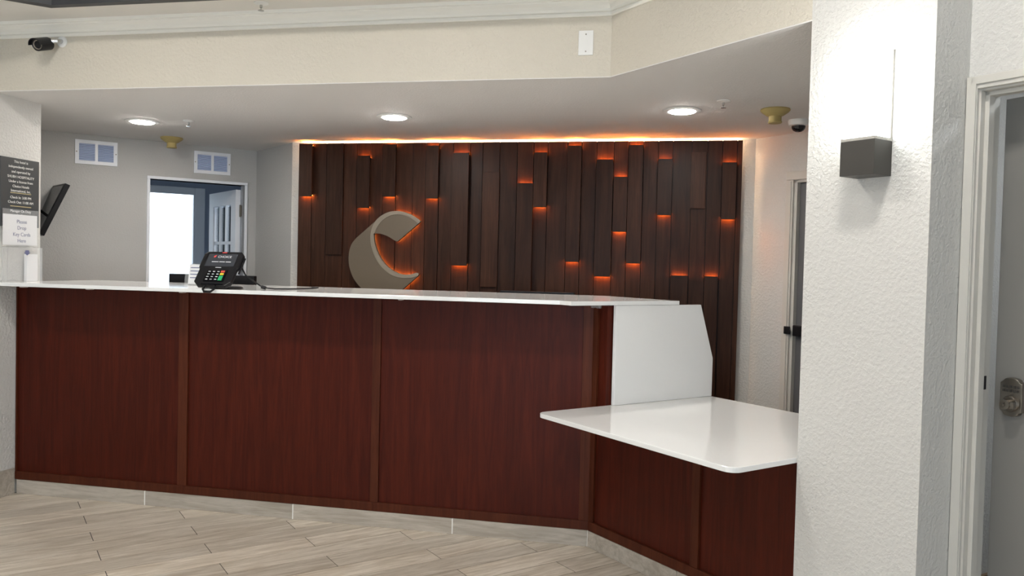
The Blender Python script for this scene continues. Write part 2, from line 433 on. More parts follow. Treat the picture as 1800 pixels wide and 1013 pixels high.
# ------------------------------------------------------------------ office beyond the doorway
OD = 2.6
of0, of1 = VF + .11, VF + .11 + OD
struct(G().box(-1.6, 2.6, VF, of1 + .1, -.12, -.006, ME), 'floor_office', 'carpet', 'dark carpet in the office', 'floor')
struct(G().box(-1.6, 2.6, of0, of1 + .1, 2.40, 2.48, ME), 'ceiling_office', 'white_ceiling', 'office ceiling', 'ceiling')
wl = D1(onp(150, 400, (S, -S, 0), DP(0, -of1))); wr = D1(onp(354, 400, (S, -S, 0), DP(0, -of1)))
wt = onp(300, 336, (S, -S, 0), DP(0, -of1)).z
wb = .85
g = G().box(-1.6, wl, of1, of1 + .12, 0, 2.4, ME).box(wr, 2.6, of1, of1 + .12, 0, 2.4, ME).box(wl, wr, of1, of1 + .12, wt, 2.4, ME).box(wl, wr, of1, of1 + .12, 0, wb, ME)
struct(g, 'wall_office', 'office_wall', 'slate blue office wall around a bright window', 'wall')
struct(G().box(2.5, 2.6, of0, of1, 0, 2.4, ME), 'wall_office_right', 'office_wall', 'slate blue office side wall', 'wall')
struct(G().box(-1.6, -1.5, of0, of1, 0, 2.4, ME), 'wall_office_left', 'office_wall', 'slate blue office end wall', 'wall')
struct(G().box(-1.6, 2.6, VF + .11, VF + .13, OZ + .25, 2.4, ME), 'wall_office_front', 'office_wall', 'office wall above the doorway', 'wall')
wo = thing('window_3', 'bright office window with a pale blue frame seen through the doorway', 'window', kind='structure')
G().box(wl + .02, wr - .02, of1 + .05, of1 + .056, wb + .02, wt - .02, ME).make('pane', 'pane', wo)
fw = .10
G().box(wr - .075, wr + .03, of1 - .03, of1, wb - .03, wt + .05, ME).make('window_frame', 'white_trim', wo, bevel=.006)
G().box(wl - .06, wr - .075, of1 - .03, of1, wt - .03, wt + .05, ME).make('window_frame', 'white_trim', wo, bevel=.006)
G().box(wl - .06, wr - .075, of1 - .08, of1, wb - .04, wb + .01, ME).make('window_sill', 'white_trim', wo, bevel=.006)
G().box(wr - .09, wr - .075, of1 - .02, of1 + .05, wb + .01, wt - .03, ME).make('window_frame', 'white_trim', wo)
pc = ME @ Vector(((wl + wr) / 2, of1 - .02, (wb + wt) / 2))
portal('window_daylight', pc, (R(90), 0, R(45) + R(180)), wr - wl, wt - wb)
# office doorway casing + open glazed door
cz = thing('door_1', 'white glazed door standing open into the office', 'door', kind='structure')
cw = .022
for a, b, z0, z1 in ((oa - cw, oa, 0, OZ), (ob_, ob_ + cw, 0, OZ), (oa - cw, ob_ + cw, OZ, OZ + cw)):
    G().box(a, b, VF - .012, VF + .11, z0, z1, ME).make('casing', 'white_trim', cz, bevel=.003)
hinge = ME @ Vector((ob_ - .005, VF + .10, 0))
# leaf frame: local x along the leaf from the hinge, y thickness
LA = R(135) + R(4)
ML = Matrix.Translation(hinge) @ Matrix.Rotation(LA, 4, 'Z')
LW, LT, LH = ob_ - oa - .01, .04, OZ - .03
ncol, nrow = 3, 5
sx0, sx1, sz0, sz1 = .12, LW - .12, .25, LH - .12
cwid, rhei = (sx1 - sx0) / ncol, (sz1 - sz0) / nrow
leaf = G().box(0, sx0, 0, LT, 0, LH, ML).box(sx1, LW, 0, LT, 0, LH, ML).box(sx0, sx1, 0, LT, 0, sz0, ML).box(sx0, sx1, 0, LT, sz1, LH, ML).make('leaf_frame', 'white_trim', cz)
for i in range(1, ncol): G().box(sx0 + i * cwid - .012, sx0 + i * cwid + .012, .006, LT - .006, sz0, sz1, ML).make('muntin', 'white_trim', leaf)
for j in range(1, nrow): G().box(sx0, sx1, .008, LT - .008, sz0 + j * rhei - .012, sz0 + j * rhei + .012, ML).make('muntin', 'white_trim', leaf)
for i in range(ncol):
    for j in range(nrow):
        G().box(sx0 + i * cwid + .013, sx0 + (i + 1) * cwid - .013, LT / 2 - .002, LT / 2 + .002, sz0 + j * rhei + .013, sz0 + (j + 1) * rhei - .013, ML).make('pane', 'pane', leaf)
for z in (.25, 1.0, 1.79):
    hg = G().box(-.03, .03, -.006, -.001, z - .045, z + .045, ML)
    hp = hinge + Vector((0, 0, z))
    hg.tube([hp + Vector((0.004, -.01, -.05)), hp + Vector((0.004, -.01, .05))], .007).make('hinge', 'nickel', cz)

# ------------------------------------------------------------------ rear dark door (door_2)
d2o = thing('door_2', 'dark grey rear door with a black latch', 'door', kind='structure')
for a, b, z0, z1 in ((dd0 - .055, dd0 + .0, 0, 1.985), (dd1, dd1 + .055, 0, 1.985), (dd0 - .055, dd1 + .055, 1.985, 2.04)):
    G().box(a, b, RW - .016, RW, z0, z1, MD).box(a + .012, b - .012, RW - .022, RW - .016, z0, z1 - .01, MD).make('casing', 'trim_paint', d2o, bevel=.002)
G().box(dd0, dd0 + .02, RW, RW + .12, 0, 1.985, MD).make('jamb', 'trim_paint', d2o)
G().box(dd0, dd1, RW, RW + .12, 1.968, 1.985, MD).make('jamb', 'trim_paint', d2o)
G().box(dd0 + .022, dd1 - .002, RW + .03, RW + .07, .01, 1.967, MD).make('leaf', 'door_dark', d2o)
lz = ond1(1396, 584, RW).z
hl = G().box(dd0 + .026, dd0 + .10, RW - .012, RW + .03, lz - .025, lz + .045, MD).make('latch', 'black_plastic', d2o, bevel=.006)
G().box(dd0 - .028, dd0 + .02, RW - .03, RW - .022, lz - .015, lz + .035, MD).make('strike', 'black_plastic', hl, bevel=.004)

# ------------------------------------------------------------------ grey keypad door (door_3)
d3 = thing('door_3', 'grey keypad door standing slightly ajar beside the pillar', 'door', kind='structure')
cc = PR + .002
G().box(cc, ja - .006, DW - .014, DW, 0, JZ + .045, MD).box(cc, cc + .030, DW - .020, DW - .014, 0, JZ + .045, MD).make('casing', 'trim_paint', d3, bevel=.002)
G().box(ja - .006, jb + .06, DW - .014, DW, JZ + .006, JZ + .045, MD).box(ja - .025, jb + .06, DW - .020, DW - .014, JZ + .02, JZ + .045, MD).make('casing', 'trim_paint', d3, bevel=.002)
G().box(ja - .018, ja, DW, DW + .12, 0, JZ, MD).make('jamb', 'trim_paint', d3)
G().box(ja, ja + .014, DW + .025, DW + .06, 0, JZ, MD).make('door_stop', 'trim_paint', d3, bevel=.002)
G().box(ja - .018, jb, DW, DW + .12, JZ, JZ + .02, MD).make('jamb', 'trim_paint', d3)
G().box(ja, jb, DW + .025, DW + .06, JZ - .014, JZ, MD).make('door_stop', 'trim_paint', d3, bevel=.002)
G().box(ja - .001, ja + .0015, DW + .075, DW + .10, 1.02, 1.065, MD).make('strike_slot', 'black_plastic', d3)
# leaf hinged at the far jamb, lock edge swung into the next room
ld1 = DW + .17
le = ond1(1756, 500, ld1)
l2 = D2(le)
hg2 = jb - .004; hg1 = DW + .062
ang = math.atan2(ld1 - hg1, l2 - hg2)
LWD = math.hypot(ld1 - hg1, l2 - hg2)
Mleaf = Matrix.Translation(DP(hg1, hg2)) @ MD.to_3x3().to_4x4() @ Matrix.Rotation(ang, 4, 'Z')
lf = G().box(0, LWD, -.045, 0, .012, JZ - .004, Mleaf).make('leaf', 'door_grey', d3, bevel=.002)
ML3 = Mleaf
# which side faces the lobby: +y local is towards smaller d1
kc = onp(1784, 698, tuple((ML3.to_3x3() @ Vector((0, 1, 0)))), tuple(ML3 @ Vector((0, 0, 0))))
kl = ML3.inverted() @ kc
kx, kz = kl.x, kl.z
def facebox(g, x0, x1, z0, z1, y0, y1): return g.box(x0, x1, y0, y1, z0, z1, ML3)
def plate(w, h, notch):
    a = []
    for i in range(13):
        t = math.pi * i / 12; a.append((w * .36 * math.cos(t), h * .40 + h * .10 * math.sin(t)))
    pts = [(w / 2, h * .36)] + a + [(-w / 2, h * .36), (-w / 2, -h * .36)] + [(-x, -z) for x, z in a] + [(w / 2, -h * .36)]
    return pts
pl = plate(.072, .128, 0)
lk = G().extr([ML3 @ Vector((kx + x, 0.0005, kz + z)) for x, z in pl], (ML3.to_3x3() @ Vector((0, .022, 0)))).make('keypad_lock', 'nickel', d3, bevel=.003)
for i in range(5):
    for j in range(2):
        bxk = kx + (i - 2) * .0115; bz = kz + .034 - j * .013
        G().box(bxk - .0036, bxk + .0036, .0225, .025, bz - .0042, bz + .0042, ML3).make('button', 'bronze', lk)
Mk = ML3 @ Matrix.Translation((kx, .022, kz - .022)) @ Matrix.Rotation(R(-90), 4, 'X')
G().lathe([(.027, 0), (.027, .006), (.024, .010), (.0, .010)], Mk).make('rose', 'nickel', lk, smooth=True)
G().lathe([(.017, .008), (.019, .028), (.016, .034), (.006, .034), (.006, .030), (.0, .030)], Mk).box(-.028, .010, -.011, .011, .016, .030, Mk).make('thumb_turn', 'nickel', lk, smooth=True)
# room beyond
struct(G().box(PR - .35, 3.4, DW + .12, 4.9, -.12, -.006, MD), 'floor_back_room', 'tan_tile', 'brown tiled floor beyond the grey door', 'floor')
struct(G().box(PR - .33, 3.4, 4.4, 4.5, 0, 2.4, MD), 'wall_back_room', 'wall_paint', 'pale wall beyond the grey door', 'wall')
struct(G().box(PL + .12, PL + .14, DW + .12, 4.4, 0, 2.4, MD), 'wall_back_room_side', 'wall_paint', 'pale side wall beyond the grey door', 'wall')
struct(G().box(PL + .14, PL + .155, DW + .13, 4.4, 0, .14, MD), 'baseboard_back_room', 'tan_tile', 'brown tile baseboard beyond the grey door', 'baseboard')
struct(G().box(PR - .33, 3.4, DW + .12, 4.5, 2.4, 2.48, MD), 'ceiling_back_room', 'white_ceiling', 'ceiling beyond the grey door', 'ceiling')
struct(G().box(3.3, 3.4, DW + .12, 4.4, 0, 2.4, MD), 'wall_back_room_end', 'wall_paint', 'end wall beyond the grey door', 'wall')

# ------------------------------------------------------------------ reception counter
ZTB, ZTT = 1.21, 1.23                      # worktop underside / top
ZDB, ZDT = .70, .72                        # low desk underside / top
ct = thing('reception_counter', 'dark red mahogany reception counter with framed panels and tiled toe kick', 'counter', (-2, YF, 0))
# carcass (set back behind the panels)
pe2 = -2.985
bd2 = D2(BEND)
YP = YF + .012; WP = WK + .012
mit2 = Vector(((WP) / S - YP, YP, 0))
G().prism([(XL + .002, YP + .012), (mit2.x, YP + .012), tuple(DP(WP + .012, pe2 - .03)[:2]), tuple(DP(WP + .45, pe2 - .03)[:2]), (mit2.x - .1, YP + .55), (XL + .002, YP + .55)], .0, ZTB - .002).make('carcass', 'mahogany', ct)
G().prism([tuple(DP(WP + .012, pe2 - .028)[:2]), tuple(DP(WP + .012, PL - .004)[:2]), tuple(DP(WP + .60, PL - .004)[:2]), tuple(DP(WP + .60, pe2 - .028)[:2])], .0, ZDB - .002).make('carcass', 'mahogany', ct)
ZR0, ZR1 = .082, .128
fx = lambda px, py: ony(px, py, YF).x
st = [(XL + .004, fx(29, 700)), (fx(311, 850), fx(327, 850)), (fx(650, 870), fx(664, 870)), (fx(1017.5, 880), BEND.x)]
for a, b in st:
    G().box(a, b, YF, YP + .012, ZR1, ZTB - .004).make('stile', 'mahogany_trim', ct, bevel=.0015)
for (a, b), (c, d) in zip(st, st[1:]):
    G().box(b, c, YP, YP + .012, ZR1, ZTB - .004).make('panel', 'mahogany', ct)
cuts = [XL + .004, fx(322, 860), fx(655, 880), BEND.x]
for a, b in zip(cuts, cuts[1:]):
    G().box(a + .0004, b - .0004, YF - .002, YP + .012, ZR0, ZR1).make('bottom_rail', 'mahogany_trim', ct, bevel=.0015)
# wing, in the d frame
w2 = lambda px, py: D2(ond1(px, py, WK))
ws = [(bd2, w2(1043, 860), ZTB - .004), (w2(1213, 950), w2(1227, 950), ZDB - .004)]
G().box(ws[0][0], ws[0][1], WK, WP + .012, ZR1, ZTB - .004, MD).make('stile', 'mahogany_trim', ct, bevel=.0015)
G().box(ws[1][0], ws[1][1], WK, WP + .012, ZR1, ZDB - .004, MD).make('stile', 'mahogany_trim', ct, bevel=.0015)
G().box(ws[0][1], pe2 - .03, WP, WP + .012, ZR1, ZTB - .004, MD).box(pe2 - .03, ws[1][0], WP, WP + .012, ZR1, ZDB - .004, MD).make('panel', 'mahogany', ct)
G().box(ws[1][1], PL - .003, WP, WP + .012, ZR1, ZDB - .004, MD).make('panel', 'mahogany', ct)
G().box(bd2 + .001, PL - .003, WK - .002, WP + .012, ZR0, ZR1, MD).make('bottom_rail', 'mahogany_trim', ct, bevel=.0015)
# toe kick tiles with white grout joints
tc_ = [XL + .016, fx(255, 886), fx(515, 908), fx(795, 935), BEND.x]
G().box(XL + .014, BEND.x, YF + .003, YP + .012, 0, ZR0 - .001).make('toe_grout', 'white_grout', ct)
G().box(bd2, PL - .004, WK + .003, WP + .012, 0, ZR0 - .001, MD).make('toe_grout', 'white_grout', ct)
for a, b in zip(tc_, tc_[1:]):
    G().box(a + .003, b - .003, YF - .004, YF + .003, .0005, ZR0 - .001).make('toe_tile', 'toe_tile', ct, bevel=.0008)
for a in tc_[1:]:
    G().box(a - .003, a + .003, YF - .0045, YF + .003, .0005, ZR0 - .001).make('grout_joint', 'white_grout', ct)
wc_ = [bd2, bd2 + .62, PL - .004]
for a, b in zip(wc_, wc_[1:]):
    c = DP(WK - .0005, (a + b) / 2, ZR0 / 2)
    o = G().box(a + .004, b - .003, WK - .004, WK + .003, .0005, ZR0 - .001, MD).make('toe_tile', 'toe_tile', ct, bevel=.0008)

# white quartz worktop
YT0, YT1 = 3.80, 4.66
F1 = ony(984, 536, YT0)
c2 = D1(Vector((F1.x, YT0, 0)))
E0 = DP(c2, pe2); E1 = DP(3.0, pe2)
E2 = DP(3.0, (3.0 / S - 2 * YT1) * S)
top = [(XL + .002, YT0), (F1.x, YT0), (E0.x, E0.y), (E1.x, E1.y), (E2.x, YT1), (XL + .002, YT1)]
wt_ = thing('counter_worktop', 'long white quartz worktop on the mahogany reception counter', 'worktop', (-2, YT0, ZTB))
G().prism(top, ZTB, ZTT).make('slab', 'quartz', wt_, bevel=.0025)
for px, w in ((42, .03), (158, .03), (321, .025), (705, .022)):
    q = ony(px, 530, YF - .03)
    G().box(q.x - w / 2, q.x + w / 2, YF - .05, YF - .012, ZTB - .012, ZTB, None).make('glue_blob', 'glue', wt_, bevel=.005)
for d in (bd2 + .035, bd2 + .075):
    Mg = Matrix.Translation(DP(WK - .03, d, ZTB - .016))
    G().lathe([(.012, 0), (.014, .004), (.014, .012), (.012, .016)], Mg).make('bumper', 'acrylic', wt_, smooth=True)

# low desk and its privacy panel
db1, df1 = 3.262, 2.135
dl = -3.012; dr = PL - .006
rr = .045
def rc(cx, cy, a0, n=6): return [(cx + rr * math.cos(R(a0 + 90 * i / n)), cy + rr * math.sin(R(a0 + 90 * i / n))) for i in range(n + 1)]
poly = rc(dl + rr, df1 + rr, 180) + rc(dr - rr, df1 + rr, 270) + [(dr, db1), (dl, db1)]
lo = thing('low_desk_top', 'low white quartz desk slab with rounded corners beside the pillar', 'desk', tuple(DP(df1, dr, ZDB)))
G().prism(poly, ZDB, ZDT, MD).make('slab', 'quartz', lo, bevel=.003)
pp = ond2(1083.7, 536, pe2 - .004); pq = ond2(1232.6, 534.4, pe2 - .004); pr_ = ond2(1253, 630, pe2 - .004)
pv = [(D1(pp), ZDT + .001), (D1(pp), ZTB - .001), (D1(pq), ZTB - .001), (D1(pr_), pr_.z), (D1(pr_), ZDT + .001)]
pn = thing('privacy_panel', 'upright white panel with a cut corner standing on the low desk', 'panel', tuple(DP(D1(pp), pe2 - .004, ZDT)))
G().extr([DP(a, pe2 - .004, z) for a, z in pv], DP(0, -.02) ).make('slab', 'quartz', pn, bevel=.002)

# ------------------------------------------------------------------ timber feature wall
A3 = lambda cx, cy: (500 + cx / 3.376, 220 + cy / 3.376)
A4 = lambda cx, cy: (900 + cx / 3.376, 220 + cy / 3.376)
fw_ = thing('plank_feature_wall', 'dark walnut plank wall with raised lit boxes behind the counter', 'wall panelling', (-1.2, YB, 0))
bnd = [A3(c, 300) for c in (84, 164, 250, 351, 430, 507, 583, 662, 762, 838, 917, 1000, 1101, 1175, 1276)] + \
      [A4(c, 300) for c in (30, 127, 211, 328, 412, 500, 603, 689, 778, 866, 953, 1065, 1158, 1246, 1334, 1366)]
bxs = [ony(px, py, YW).x for px, py in bnd]
ZP = 2.268
G().box(bxs[0] + .002, bxs[-1] - .002, YW + .0205, YW + .027, .001, ZP - .001).make('backing_board', 'black_plastic', fw_)
rp = random.Random(3)
for a, b in zip(bxs, bxs[1:]):
    off = rp.uniform(-.003, .003)
    g = G().box(a + .0016, b - .0016, YW + off, YW + .02, .001, ZP)
    c = ((a + b) / 2, YW, 1.1)
    o = g.make('plank', 'walnut', fw_, bevel=.0015)
thin = [(A3, 250, 345, 430, 103, 770), (A3, 1168, 1268, 620, 280, 962), (A4, 1062, 1150, 300, 160, 495)]
for A, x0, x1, ym, y0, y1 in thin:
    Y = YW - .014
    p0, p1 = ony(*A(x0, ym), Y), ony(*A(x1, ym), Y)
    zt = min(ony(*A((x0 + x1) / 2, y0), Y).z, ZP - .002); zb = ony(*A((x0 + x1) / 2, y1), Y).z
    G().box(p0.x, p1.x, Y, YW - .0035, zb, zt).make('raised_plank', 'walnut', fw_, bevel=.0015)
boxes = [(A3, 90, 162, 270, 111, 423, 1, 1), (A3, 430, 503, 330, 181, 492, 1, 1), (A3, 583, 657, 270, 113, 425, 1, 1), (A3, 838, 912, 280, 121, 436, 1, 1),
         (A3, 992, 1088, 500, 163, 835, 1, 1), (A4, 22, 118, 650, 344, 2300, 1, 0), (A4, 128, 206, 320, 161, 487, 1, 1), (A4, 323, 405, 460, 121, 813, 1, 1),
         (A4, 493, 592, 550, 203, 900, 1, 1), (A4, 600, 682, 470, 306, 634, 1, 1), (A4, 685, 770, 470, 118, 822, 1, 1), (A4, 862, 948, 370, 200, 535, 1, 1),
         (A4, 942, 1042, 950, 893, 2000, 1, 0), (A4, 1140, 1220, 950, 898, 2000, 1, 0), (A4, 1245, 1330, 390, 220, 560, 1, 1)]
YX = YW - .042
for A, x0, x1, ym, y0, y1, lt, lb in boxes:
    p0, p1 = ony(*A(x0, ym), YX), ony(*A(x1, ym), YX)
    zt = min(ony(*A((x0 + x1) / 2, y0), YX).z, ZP - .004); zb = max(ony(*A((x0 + x1) / 2, y1), YX).z, .35)
    bo = G().box(p0.x, p1.x, YX, YX + .014, zb, zt).box(p0.x + .004, p1.x - .004, YX + .014, YW - .0035, zb + .0125, zt - .0125).make('raised_box', 'walnut', fw_, bevel=.0015)
    if lt: G().box(p0.x + .010, p1.x - .010, YX + .020, YW - .006, zt - .012, zt - .009).make('light_strip', 'led_orange', bo)
    if lb: G().box(p0.x + .010, p1.x - .010, YX + .020, YW - .006, zb + .009, zb + .012).make('light_strip', 'led_orange', bo)
G().box(bxs[0] + .03, bxs[-1] - .03, YW + .032, YB - .012, ZP - .032, ZP - .026).make('cove_light', 'led_cove', fw_)

# ------------------------------------------------------------------ letter-shaped logo on the planks
AC = lambda c: (560 + c[0] / 6.332, 360 + c[1] / 6.332)
YL = YW - .052
def smooth(pts, n=4):
    out = []
    for i in range(len(pts) - 1):
        p0, p1, p2, p3 = pts[max(i - 1, 0)], pts[i], pts[i + 1], pts[min(i + 2, len(pts) - 1)]
        for k in range(n):
            t = k / n
            out.append(tuple(.5 * (2 * p1[j] + (p2[j] - p0[j]) * t + (2 * p0[j] - 5 * p1[j] + 4 * p2[j] - p3[j]) * t * t + (3 * p1[j] - p0[j] - 3 * p2[j] + p3[j]) * t ** 3) for j in (0, 1)))
    return out + [pts[-1]]
rout = [(1120, 168), (1060, 128), (1000, 98), (930, 76), (860, 70), (790, 79), (720, 108), (660, 152), (620, 202), (590, 270), (576, 350), (581, 440), (602, 520), (642, 612), (702, 695), (778, 762), (850, 799), (930, 816), (1020, 815), (1075, 802), (1108, 786)]
rin_up = [(1106, 207), (1050, 165), (990, 131), (920, 111), (860, 108), (800, 120), (742, 150), (690, 195), (650, 250), (624, 312)]
hole = [(612, 322), (618, 400), (641, 490), (681, 580), (742, 665), (820, 730), (900, 768), (980, 780), (1060, 766)]
tipb = [(1090, 757), (1108, 762), (1113, 775), (1108, 786)]
tipt = [(1106, 207), (1124, 198), (1133, 184), (1120, 168)]
left = [(640, 176), (425, 365), (366, 440), (336, 550), (340, 680), (378, 800), (430, 880), (500, 950), (590, 1000), (690, 1022), (790, 1012), (875, 978), (945, 932)]
body = smooth(rout[:8]) + [left[0]] + smooth(left[1:]) + [(1108, 790)] + tipb[::-1][1:] + smooth(hole[::-1]) + smooth([(612, 318), (690, 324), (770, 352), (830, 388), (862, 407)])[1:] + [(872, 409), (884, 403), (1106, 212)] + tipt[1:3]
def to3(c, Y): return ony(*AC(c), Y)
lg = thing('letter_logo', 'large taupe letter C sign glowing orange behind its edges', 'sign', (-2.1, YL, to3((640, 1022), YL).z))
G().extr([to3(c, YL) for c in body], (0, .03, 0)).make('letter_body', 'logo_body', lg)
rim = smooth(rout) + tipb[::-1][1:] + smooth(hole[::-1]) + smooth(rin_up[::-1]) + tipt[1:3]
G().extr([to3(c, YL - .004) for c in rim], (0, .0035, 0)).make('letter_rim', 'logo_rim', lg)
# light line fixed behind the right-hand edges
def strip(pts, w=.003):
    g = G()
    P = [to3(c, YL + .03) for c in pts]
    for a, b in zip(P, P[1:]):
        t = (b - a).normalized(); n = Vector((-t.z, 0, t.x)) * w
        g.extr([a - n, b - n, b + n, a + n], (0, .006, 0))
    return g
strip([(c[0] - 11, c[1] + 11) for c in smooth(hole)]).make('light_strip', 'led_halo', lg)
strip([(1085, 790), (930, 922)]).make('light_strip', 'led_halo', lg)
strip([(1090, 210), (868, 398)]).make('light_strip', 'led_halo', lg)
strip([(c[0] - 10, c[1] + 14) for c in smooth(rout[:5])]).make('light_strip', 'led_halo', lg)
for c in ((450, 700), (900, 200), (800, 900)):
    G().tube([to3(c, YL + .03), to3(c, YW - .004)], .012).make('stand_off', 'black_plastic', lg)

# ------------------------------------------------------------------ sconce on the pillar
sc2 = D2(ond1(1567, 300, PK)); sw, sd = .122, .098
zs0, zs1, zs2 = 1.71, 1.832, 2.118
sn = thing('wall_sconce', 'square bronze wall lamp with a glowing white block on the pillar', 'lamp', tuple(DP(PK, sc2 - sw / 2, zs0)))
G().box(sc2 - sw, sc2, PK - sd, PK - .001, zs0, zs1 - .010, MD).make('base', 'bronze', sn, bevel=.001)
G().box(sc2 - sw, sc2, PK - sd, PK - .001, zs1 - .0095, zs1, MD).make('lit_edge', 'pale_edge', sn, bevel=.0008)  # lit acrylic edge, its glow put into a paler colour
G().box(sc2 - sw + .004, sc2 - .004, PK - sd + .004, PK - .012, zs1 + .0005, zs2, MD).make('diffuser', 'sconce_glow', sn, bevel=.003)
G().box(sc2 - sw + .004, sc2 - .002, PK - .010, PK - .001, zs1 + .0005, zs2, MD).make('back_plate', 'pale_edge', sn)

# ------------------------------------------------------------------ ceiling fittings
def Tz(p): return Matrix.Translation(Vector(p))
gp = 'recessed lights over the reception'
pts = [onz(250, 213, ZC), onz(693, 205, ZC), onz(1199, 194, ZC)]
labs = ['round recessed ceiling light above the card terminal end, nearest the vents', 'round recessed ceiling light between the other two, above the letter sign', 'round recessed ceiling light nearest the pillar, beside a sprinkler']
dlt = thing('recessed_light', labs[0], 'ceiling light', tuple(pts[0]), group=gp)
M0 = Tz(pts[0])
prof = [(.070, -.001), (.072, -.006), (.078, -.009), (.105, -.005), (.108, -.001)]
G().lathe(prof, M0, 40).make('trim_ring', 'white_plastic', dlt, smooth=True)
G().lathe([(.0, -.004), (.070, -.004), (.070, -.0095), (.066, -.013), (0, -.014)], M0, 40).make('lens', 'lamp_lens', dlt)
for p, l in zip(pts[1:], labs[1:]): dup(dlt, tuple(p), l)
# lobby downlights (same room, above and behind the photographer)
lobl = [(-2.7, 2.5), (-1.1, 2.5), (.35, 2.0), (-2.6, 0.9), (-.6, .4), (1.2, -.6)]
z0 = ZL + .30
ll = thing('lobby_light', 'round recessed light in the dark lobby ceiling tray', 'ceiling light', (lobl[0][0], lobl[0][1], z0), group='lobby tray lights')
G().lathe([(.13, -.001), (.13, -.012), (.15, -.012), (.155, -.001)], Tz((*lobl[0], z0)), 32).make('trim_ring', 'white_plastic', ll, smooth=True)
G().lathe([(0, -.002), (.13, -.002), (.13, -.010), (0, -.011)], Tz((*lobl[0], z0)), 32).make('lens', 'lobby_lens', ll)
for p in lobl[1:]: dup(ll, (*p, z0), ll['label'])

def sprinkler(px, py, Z, label):
    p = onz(px, py, Z); M = Tz(p)
    o = thing('sprinkler_head', label, 'sprinkler', tuple(p), group='ceiling sprinklers')
    G().lathe([(.006, -.0005), (.036, -.0005), (.034, -.004), (.014, -.010), (.006, -.010)], M, 24).make('escutcheon', 'white_plastic', o, smooth=True)
    G().lathe([(.004, -.009), (.007, -.012), (.007, -.024), (.004, -.026)], M, 12).make('stem', 'chrome', o, smooth=True)
    G().lathe([(.002, -.026), (.003, -.036), (.015, -.037), (.015, -.039), (.002, -.040)], M, 16).make('deflector', 'chrome', o)
sprinkler(332, 212, ZC, 'small sprinkler head beside the ceiling light nearest the vents')
sprinkler(1272, 177, ZC, 'small sprinkler head between the pillar-side ceiling light and a yellow detector')
sprinkler(459, 5, ZL, 'white sprinkler head in the lobby ceiling above the crown moulding')
def detector(px, py, label):
    p = onz(px, py, ZC); M = Tz(p)
    o = thing('smoke_detector', label, 'smoke detector', tuple(p), group='yellow covered smoke detectors')
    G().lathe([(.0, -.0005), (.078, -.0005), (.080, -.008), (.072, -.018), (.046, -.036), (.036, -.040)], M, 36).make('cover', 'yellow_plastic', o, smooth=True)
    G().lathe([(.034, -.036), (.034, -.066), (.038, -.072), (.034, -.078), (0, -.079)], M, 32).make('cap', 'yellow_plastic', o, smooth=True)
detector(302, 242, 'yellow cone-shaped smoke detector cover above the office doorway wall')
detector(1363, 192, 'yellow cone-shaped smoke detector cover beside the dome camera')
p = onz(1404, 211, ZC); M = Tz(p)
dc = thing('dome_camera', 'small white dome security camera with a black lens on the ceiling', 'camera', tuple(p))
G().lathe([(0, -.0005), (.058, -.0005), (.060, -.012), (.055, -.032), (.040, -.036)], M, 32).make('housing', 'white_plastic', dc, smooth=True)
G().lathe([(.040, -.034), (.038, -.050), (.030, -.062), (.016, -.070), (0, -.072)], M, 32).make('dome', 'black_gloss', dc, smooth=True)

# bullet camera on the bulkhead
pm = ony(110, 74, YS)
bc = thing('bullet_camera', 'black bullet security camera bracketed to the cream bulkhead', 'camera', tuple(pm))
G().lathe([(0, 0.0005), (.030, .0005), (.030, .006), (.026, .010), (0, .010)], Tz(pm) @ Matrix.Rotation(R(90), 4, 'X'), 24).make('wall_mount', 'white_plastic', bc, smooth=True)
cb_ = pm + Vector((-.045, -.075, -.030))
ca = Vector((.02, -.95, -.32)).normalized()
G().tube([pm + Vector((0, -.01, 0)), pm + Vector((.004, -.045, -.006)), cb_ - ca * .005 + Vector((0, 0, .012))], [.013, .011, .012]).make('bracket', 'chrome', bc, smooth=True)
Mc = Matrix.Translation(cb_) @ ca.to_track_quat('Z', 'Y').to_matrix().to_4x4()
G().lathe([(0, -.035), (.028, -.035), (.033, -.030), (.033, .055), (.031, .058), (.026, .054), (.024, .050), (0, .050)], Mc, 28).make('body', 'black_plastic', bc, smooth=True)
G().lathe([(.020, .0505), (.025, .0515), (.025, .0545), (.020, .0535), (.020, .0505)], Mc, 28, False).make('led_ring', 'nickel', bc, smooth=True)
hood = G(); hp_ = []
for i in range(13):
    a = math.pi * (i / 12); hp_.append((.036 * math.cos(a), .036 * math.sin(a)))
inner = [(x * .93, y * .93) for x, y in hp_[::-1]]
up_loc = (Mc.to_3x3().inverted() @ Vector((0, 0, 1))); th = math.atan2(up_loc.y, up_loc.x) - R(90)
hood.extr([(x, y, -.02) for x, y in hp_ + inner], (0, 0, .098), Mc @ Matrix.Rotation(th, 4, 'Z')).make('hood', 'black_plastic', bc)

# blank plate
a, b = ony(1016.5, 98, YS), ony(1041.5, 58.5, YS)
bp_ = thing('blank_cover_plate', 'white blank wall plate with two screws on the bulkhead', 'wall plate', tuple(a))
G().box(a.x, a.x + .070, YS - .006, YS - .0005, a.z, a.z + .116).make('plate', 'white_plastic', bp_, bevel=.0025)
for z in (.018, .098):
    G().lathe([(0, 0), (.0035, 0), (.003, .0012), (0, .0014)], Matrix.Translation((a.x + .035, YS - .0061, a.z + z)) @ Matrix.Rotation(R(90), 4, 'X'), 12).make('screw', 'nickel', bp_)

